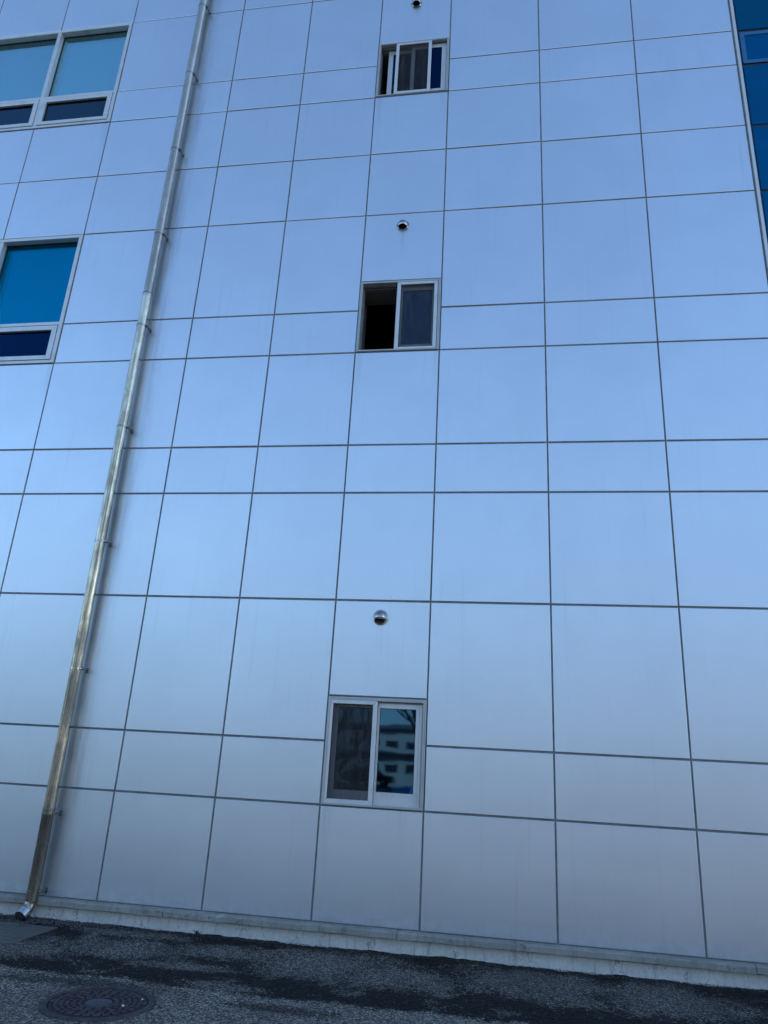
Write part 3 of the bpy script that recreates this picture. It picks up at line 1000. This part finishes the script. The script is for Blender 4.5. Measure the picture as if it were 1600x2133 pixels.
# loose grit swept against the plinth and over the patch
M['grit'] = mat_plain('loose_grit', (0.10, 0.10, 0.098), 0.85, 0.5, 90)
gr = MB()
q = random.Random(5)
proto = []
for sd in range(6):
    bm = bmesh.new()
    bmesh.ops.create_icosphere(bm, subdivisions=1, radius=1.0)
    qq = random.Random(sd)
    for v in bm.verts: v.co *= qq.uniform(0.7, 1.2)
    proto.append(([v.co.copy() for v in bm.verts], [tuple(v.index for v in f.verts) for f in bm.faces]))
    bm.free()
def stone(x, y, r, z=0.0):
    vs, fs = q.choice(proto)
    c, s_ = math.cos(q.uniform(0, 6.28)), math.sin(q.uniform(0, 6.28))
    i = len(gr.v)
    a = q.uniform(0, 6.28); c, s_ = math.cos(a), math.sin(a)
    gr.v += [(x + (v.x * c - v.y * s_) * r, y + (v.x * s_ + v.y * c) * r * 0.85, z + v.z * r * 0.65) for v in vs]
    gr.f += [tuple(i + k for k in f) for f in fs]
for k in range(2600):
    x = q.uniform(-5.0, 3.0)
    y = -0.010 - abs(q.gauss(0, 0.045))
    stone(x, y, q.uniform(0.002, 0.0055) * (1.3 if x < -3.2 else 1), 0.008 + 0.006 * (1 if x < -3.2 else 0))
for k in range(900):
    x = q.gauss(-4.1, 0.45)
    stone(x, -0.05 - abs(q.gauss(0, 0.10)), q.uniform(0.003, 0.009), 0.008)
for k in range(700):
    stone(q.uniform(-4.2, 2.6), q.uniform(-2.6, -0.1), q.uniform(0.0015, 0.0042), 0.004)
o = gr.build('grit', M['grit'])
tag(o, 'loose dark grit gathered along the foot of the plinth', 'grit', kind='stuff')

# a small dry weed at the plinth
M['weed'] = mat_plain('dry_weed', (0.035, 0.040, 0.022), 0.8, 0.4, 30)
wd = MB()
q = random.Random(21)
for k in range(16):
    a = q.uniform(0, 6.28); l = q.uniform(0.025, 0.055); sp = q.uniform(0.2, 0.8)
    p0 = Vector((q.uniform(-0.02, 0.02), q.uniform(-0.006, 0.004), 0))
    p1 = p0 + Vector((math.cos(a) * l * sp * 0.4, -abs(math.sin(a)) * l * 0.3, l * 0.6))
    p2 = p1 + Vector((math.cos(a) * l * sp * 0.6, -abs(math.sin(a)) * l * 0.3, l * 0.3))
    wd.tube([p0, p1, p2], [0.0018, 0.0030, 0.0006], 5)
o = wd.build('weed', M['weed'], loc=(-2.655, -0.034, 0.0))
tag(o, 'small dark weed growing at the foot of the plinth', 'weed')

# ------------------------------------------------------------------ what the panes and panels mirror: the yard behind the photographer
M['pale_wall'] = mat_plain('cream_render', (0.54, 0.51, 0.45), 0.85, 0.15, 0.6)
M['roof'] = mat_plain('grey_roofing', (0.10, 0.12, 0.15), 0.6, 0.2, 1.0)
M['far_glass'] = mat_plain('far_window_glass', (0.03, 0.035, 0.045), 0.15, 0.1, 2)
M['hill'] = mat_plain('wooded_hill', (0.055, 0.060, 0.050), 0.95, 0.4, 0.15)
M['bark'] = mat_plain('winter_bark', (0.07, 0.058, 0.05), 0.9, 0.3, 14)
M['car_paint'] = mat_plain('black_car_paint', (0.012, 0.012, 0.015), 0.25, 0.1, 2)
M['truck_blue'] = mat_plain('blue_truck_paint', (0.03, 0.16, 0.42), 0.4, 0.15, 2)
M['tyre'] = mat_plain('tyre_rubber', (0.015, 0.015, 0.015), 0.85, 0.2, 10)

fac = empty('factory_building', (-8, -68, 0))
fac.rotation_euler = (0, 0, R(-25))
tag(fac, 'low cream factory mirrored in the ground floor pane', 'building')
fx0, fx1, fh = -32, 40, 5.2
MB().box(fx0, fx1, -14, 0, 0, fh).build('wall', M['pale_wall'], fac)
MB().box(fx0 - 0.4, fx1 + 0.4, -14.4, 0.5, fh + 0.004, fh + 0.35).build('roof', M['roof'], fac)
MB().box(fx0, fx1, 0.004, 0.8, 2.75, 2.92).build('canopy', M['roof'], fac)
wm = MB().box(-0.65, 0.65, 0.0, 0.03, -0.4, 0.4).mesh('window_frame', M['trim'])
wg = MB().box(-0.58, 0.58, 0.0305, 0.04, -0.33, 0.33).mesh('pane', M['far_glass'])
for zz in (1.5, 3.75):
    for k in range(18):
        if (k * 7 + int(zz)) % 5 == 0: continue
        o = bpy.data.objects.new('window_frame', wm); COL.objects.link(o); o.parent = fac
        o.location = (-20 + k * 1.9, 0.003, zz)
        p = bpy.data.objects.new('pane', wg); COL.objects.link(p); p.parent = o

hv, hf = [], []
nh = 90
for i in range(nh + 1):
    a = math.pi * (0.02 + 0.96 * i / nh)
    for j in range(6):
        rr = 235 + j * 16
        x, y = rr * math.cos(a), -40 - rr * 0.95 * math.sin(a)
        h = (11 + 8 * noise.noise((x * 0.011, y * 0.011, 0.5)) + 2.5 * noise.noise((x * 0.06, y * 0.06, 2.5))) * math.sin(math.pi * (j + 0.02) / 5.4)
        hv.append((x, y, max(-0.5, h - 0.3)))
for i in range(nh):
    for j in range(5):
        k = i * 6 + j
        hf.append((k, k + 6, k + 7, k + 1))
me = bpy.data.meshes.new('hills'); me.from_pydata(hv, [], hf); me.materials.append(M['hill'])
for p in me.polygons: p.use_smooth = True
o = bpy.data.objects.new('hills', me); COL.objects.link(o); tag(o, kind='structure')

def car(name, lbl, x, y, paint, profile, width, wheels, group=None, box=None):
    t = empty(name, (x, y, 0))
    if box: t.rotation_euler = (0, 0, R(-84))
    tag(t, lbl, 'car' if box is None else 'truck')
    b = MB()
    n = len(profile)
    b.v += [(px, -width / 2, pz) for px, pz in profile] + [(px, width / 2, pz) for px, pz in profile]
    b.f += [tuple(range(n)), tuple(range(2 * n - 1, n - 1, -1))]
    for k in range(n): b.f.append((k, k + n, (k + 1) % n + n, (k + 1) % n))
    b.build('body', paint, t, bevel=0.04)
    for wx in wheels:
        for s_ in (-1, 1):
            wh = MB().tube([(wx, s_ * (width / 2 - 0.18), 0.32), (wx, s_ * (width / 2 + 0.01), 0.32)], 0.32, 18)
            o = wh.build('wheel', M['tyre'], t)
            MB().tube([(wx, s_ * (width / 2 - 0.1), 0.32), (wx, s_ * (width / 2 + 0.02), 0.32)], 0.19, 12).build('rim', M['bright'], o)
    return t
t = car('parked_car', 'black car parked before the cream factory in the reflection', -11.9, -62, M['car_paint'],
        [(-2.2, 0.3), (2.2, 0.3), (2.25, 0.75), (1.2, 0.95), (0.6, 1.45), (-1.2, 1.5), (-2.0, 1.0), (-2.25, 0.8)], 1.8, (-1.35, 1.4))
MB().quad((0.62, 0.905, 1.38), (1.1, 0.905, 0.98), (-1.85, 0.905, 1.02), (-1.15, 0.905, 1.42)).build('side_window', M['far_glass'], t)
M['bin_blue'] = mat_plain('blue_bin_plastic', (0.06, 0.30, 0.62), 0.5, 0.2, 3)
bn = empty('blue_bin', (-4.25, -26, 0))
tag(bn, 'blue plastic bin standing in the yard in the reflection', 'bin')
b = MB()
b.v += [(-.34, -.30, .06), (.34, -.30, .06), (.34, .30, .06), (-.34, .30, .06), (-.42, -.38, .72), (.42, -.38, .72), (.42, .38, .72), (-.42, .38, .72)]
b.f += [(3, 2, 1, 0), (0, 1, 5, 4), (1, 2, 6, 5), (2, 3, 7, 6), (3, 0, 4, 7)]
b.build('tub', M['bin_blue'], bn, bevel=0.02)
MB().box(-.45, .45, -.41, .41, .722, .775).build('lid', M['bin_blue'], bn, bevel=0.015)
for sx in (-.25, .25):
    for sy in (-.22, .22):
        MB().tube([(sx - .02, sy, .05), (sx + .02, sy, .05)], .05, 12).build('wheel', M['tyre'], bn)

def tree(x, y, h, seed, lbl):
    rt = empty('bare_tree', (x, y, 0))
    tag(rt, lbl, 'tree', 'bare trees mirrored in the ground floor panes')
    q = random.Random(seed)
    tr, cr = MB(), MB()
    def limb(p, d, l, r, lv):
        n = 4
        pts, rad = [p], [r]
        for k in range(n):
            d = (d + Vector((q.uniform(-.22, .22), q.uniform(-.22, .22), q.uniform(-.05, .16)))).normalized()
            pts.append(pts[-1] + d * l / n)
            rad.append(r * (1 - 0.55 * (k + 1) / n))
        (tr if lv == 0 else cr).tube(pts, rad, 6 if lv < 2 else 4)
        if lv < 3:
            for k in range(5 if lv else 11):
                i = q.randint(1 if lv else 1, n)
                dd = Vector((q.uniform(-1, 1), q.uniform(-1, 1), q.uniform(0.0, 0.9))).normalized()
                limb(pts[i], (d * 0.5 + dd).normalized(), l * q.uniform(0.45, 0.65), rad[i] * 0.72, lv + 1)
    limb(Vector((0, 0, 0)), Vector((0, 0, 1)), h, 0.13, 0)
    tr.build('trunk', M['bark'], rt)
    cr.build('crown', M['bark'], rt)
tree(-4.9, -15.5, 4.6, 4, 'bare tree mirrored in the left, screened pane of the ground floor window')
tree(-2.5, -16.5, 4.4, 9, 'bare tree mirrored in the right pane of the ground floor window')

# unseen pale block and evergreens, added to grey and darken the low panels' reflections
blk = empty('added_office_block', (26, -47, 0))
tag(blk, 'pale three storey block added out of view to grey the lower right panels', 'building')
MB().box(-24, 26, -12, 0, 0, 9.2).build('wall', M['pale_wall'], blk)
MB().box(-24.3, 26.3, -12.3, 0.3, 9.204, 9.5).build('roof', M['roof'], blk)
for zz in (1.6, 4.6, 7.6):
    for k in range(16):
        o = bpy.data.objects.new('window_frame', wm); COL.objects.link(o); o.parent = blk
        o.location = (-22 + k * 3.0, 0.003, zz); o.scale = (1.5, 1, 1.6)
        p = bpy.data.objects.new('pane', wg); COL.objects.link(p); p.parent = o
M['needles'] = mat_plain('evergreen_foliage', (0.045, 0.065, 0.038), 0.9, 0.4, 2.0)
def evergreen(x, y, h, seed, lbl):
    rt = empty('added_evergreen', (x, y, 0))
    tag(rt, lbl, 'tree', 'unseen evergreen trees added to darken the lower left panels')
    MB().tube([(0, 0, 0), (0, 0, h * 0.5), (0, 0, h * 0.95)], [0.22, 0.14, 0.03], 8).build('trunk', M['bark'], rt)
    q = random.Random(seed)
    cr = MB()
    for k in range(2600):
        t_ = q.uniform(0.08, 1.0)
        rr = (1 - t_) * h * 0.30 * (0.55 + 0.45 * math.sin(t_ * 40)) + 0.15
        a = q.uniform(0, 6.283); rr *= math.sqrt(q.uniform(0.2, 1))
        c = Vector((rr * math.cos(a), rr * math.sin(a), t_ * h))
        u = Vector((q.uniform(-1, 1), q.uniform(-1, 1), q.uniform(-.6, .3))).normalized() * q.uniform(.18, .36)
        v = u.orthogonal().normalized() * q.uniform(.06, .14)
        cr.quad(c - u, c + v, c + u, c - v)
    cr.build('crown', M['needles'], rt)
for i, (x, y, h, lb) in enumerate([(-15.5, -24, 8.5, 'added evergreen tree nearest the factory'), (-20, -22, 9.5, 'added tall evergreen tree in the middle of its row'), (-25, -25, 8.0, 'added evergreen tree at the far left of its row'), (-12.2, -30, 7.0, 'added small evergreen tree beside the bare trees'), (-17.6, -18.5, 7.5, 'added evergreen tree standing forward of its row'), (-29, -22, 10.0, 'added broad evergreen tree at the outer end of its row')]):
    evergreen(x, y, h, i, lb)
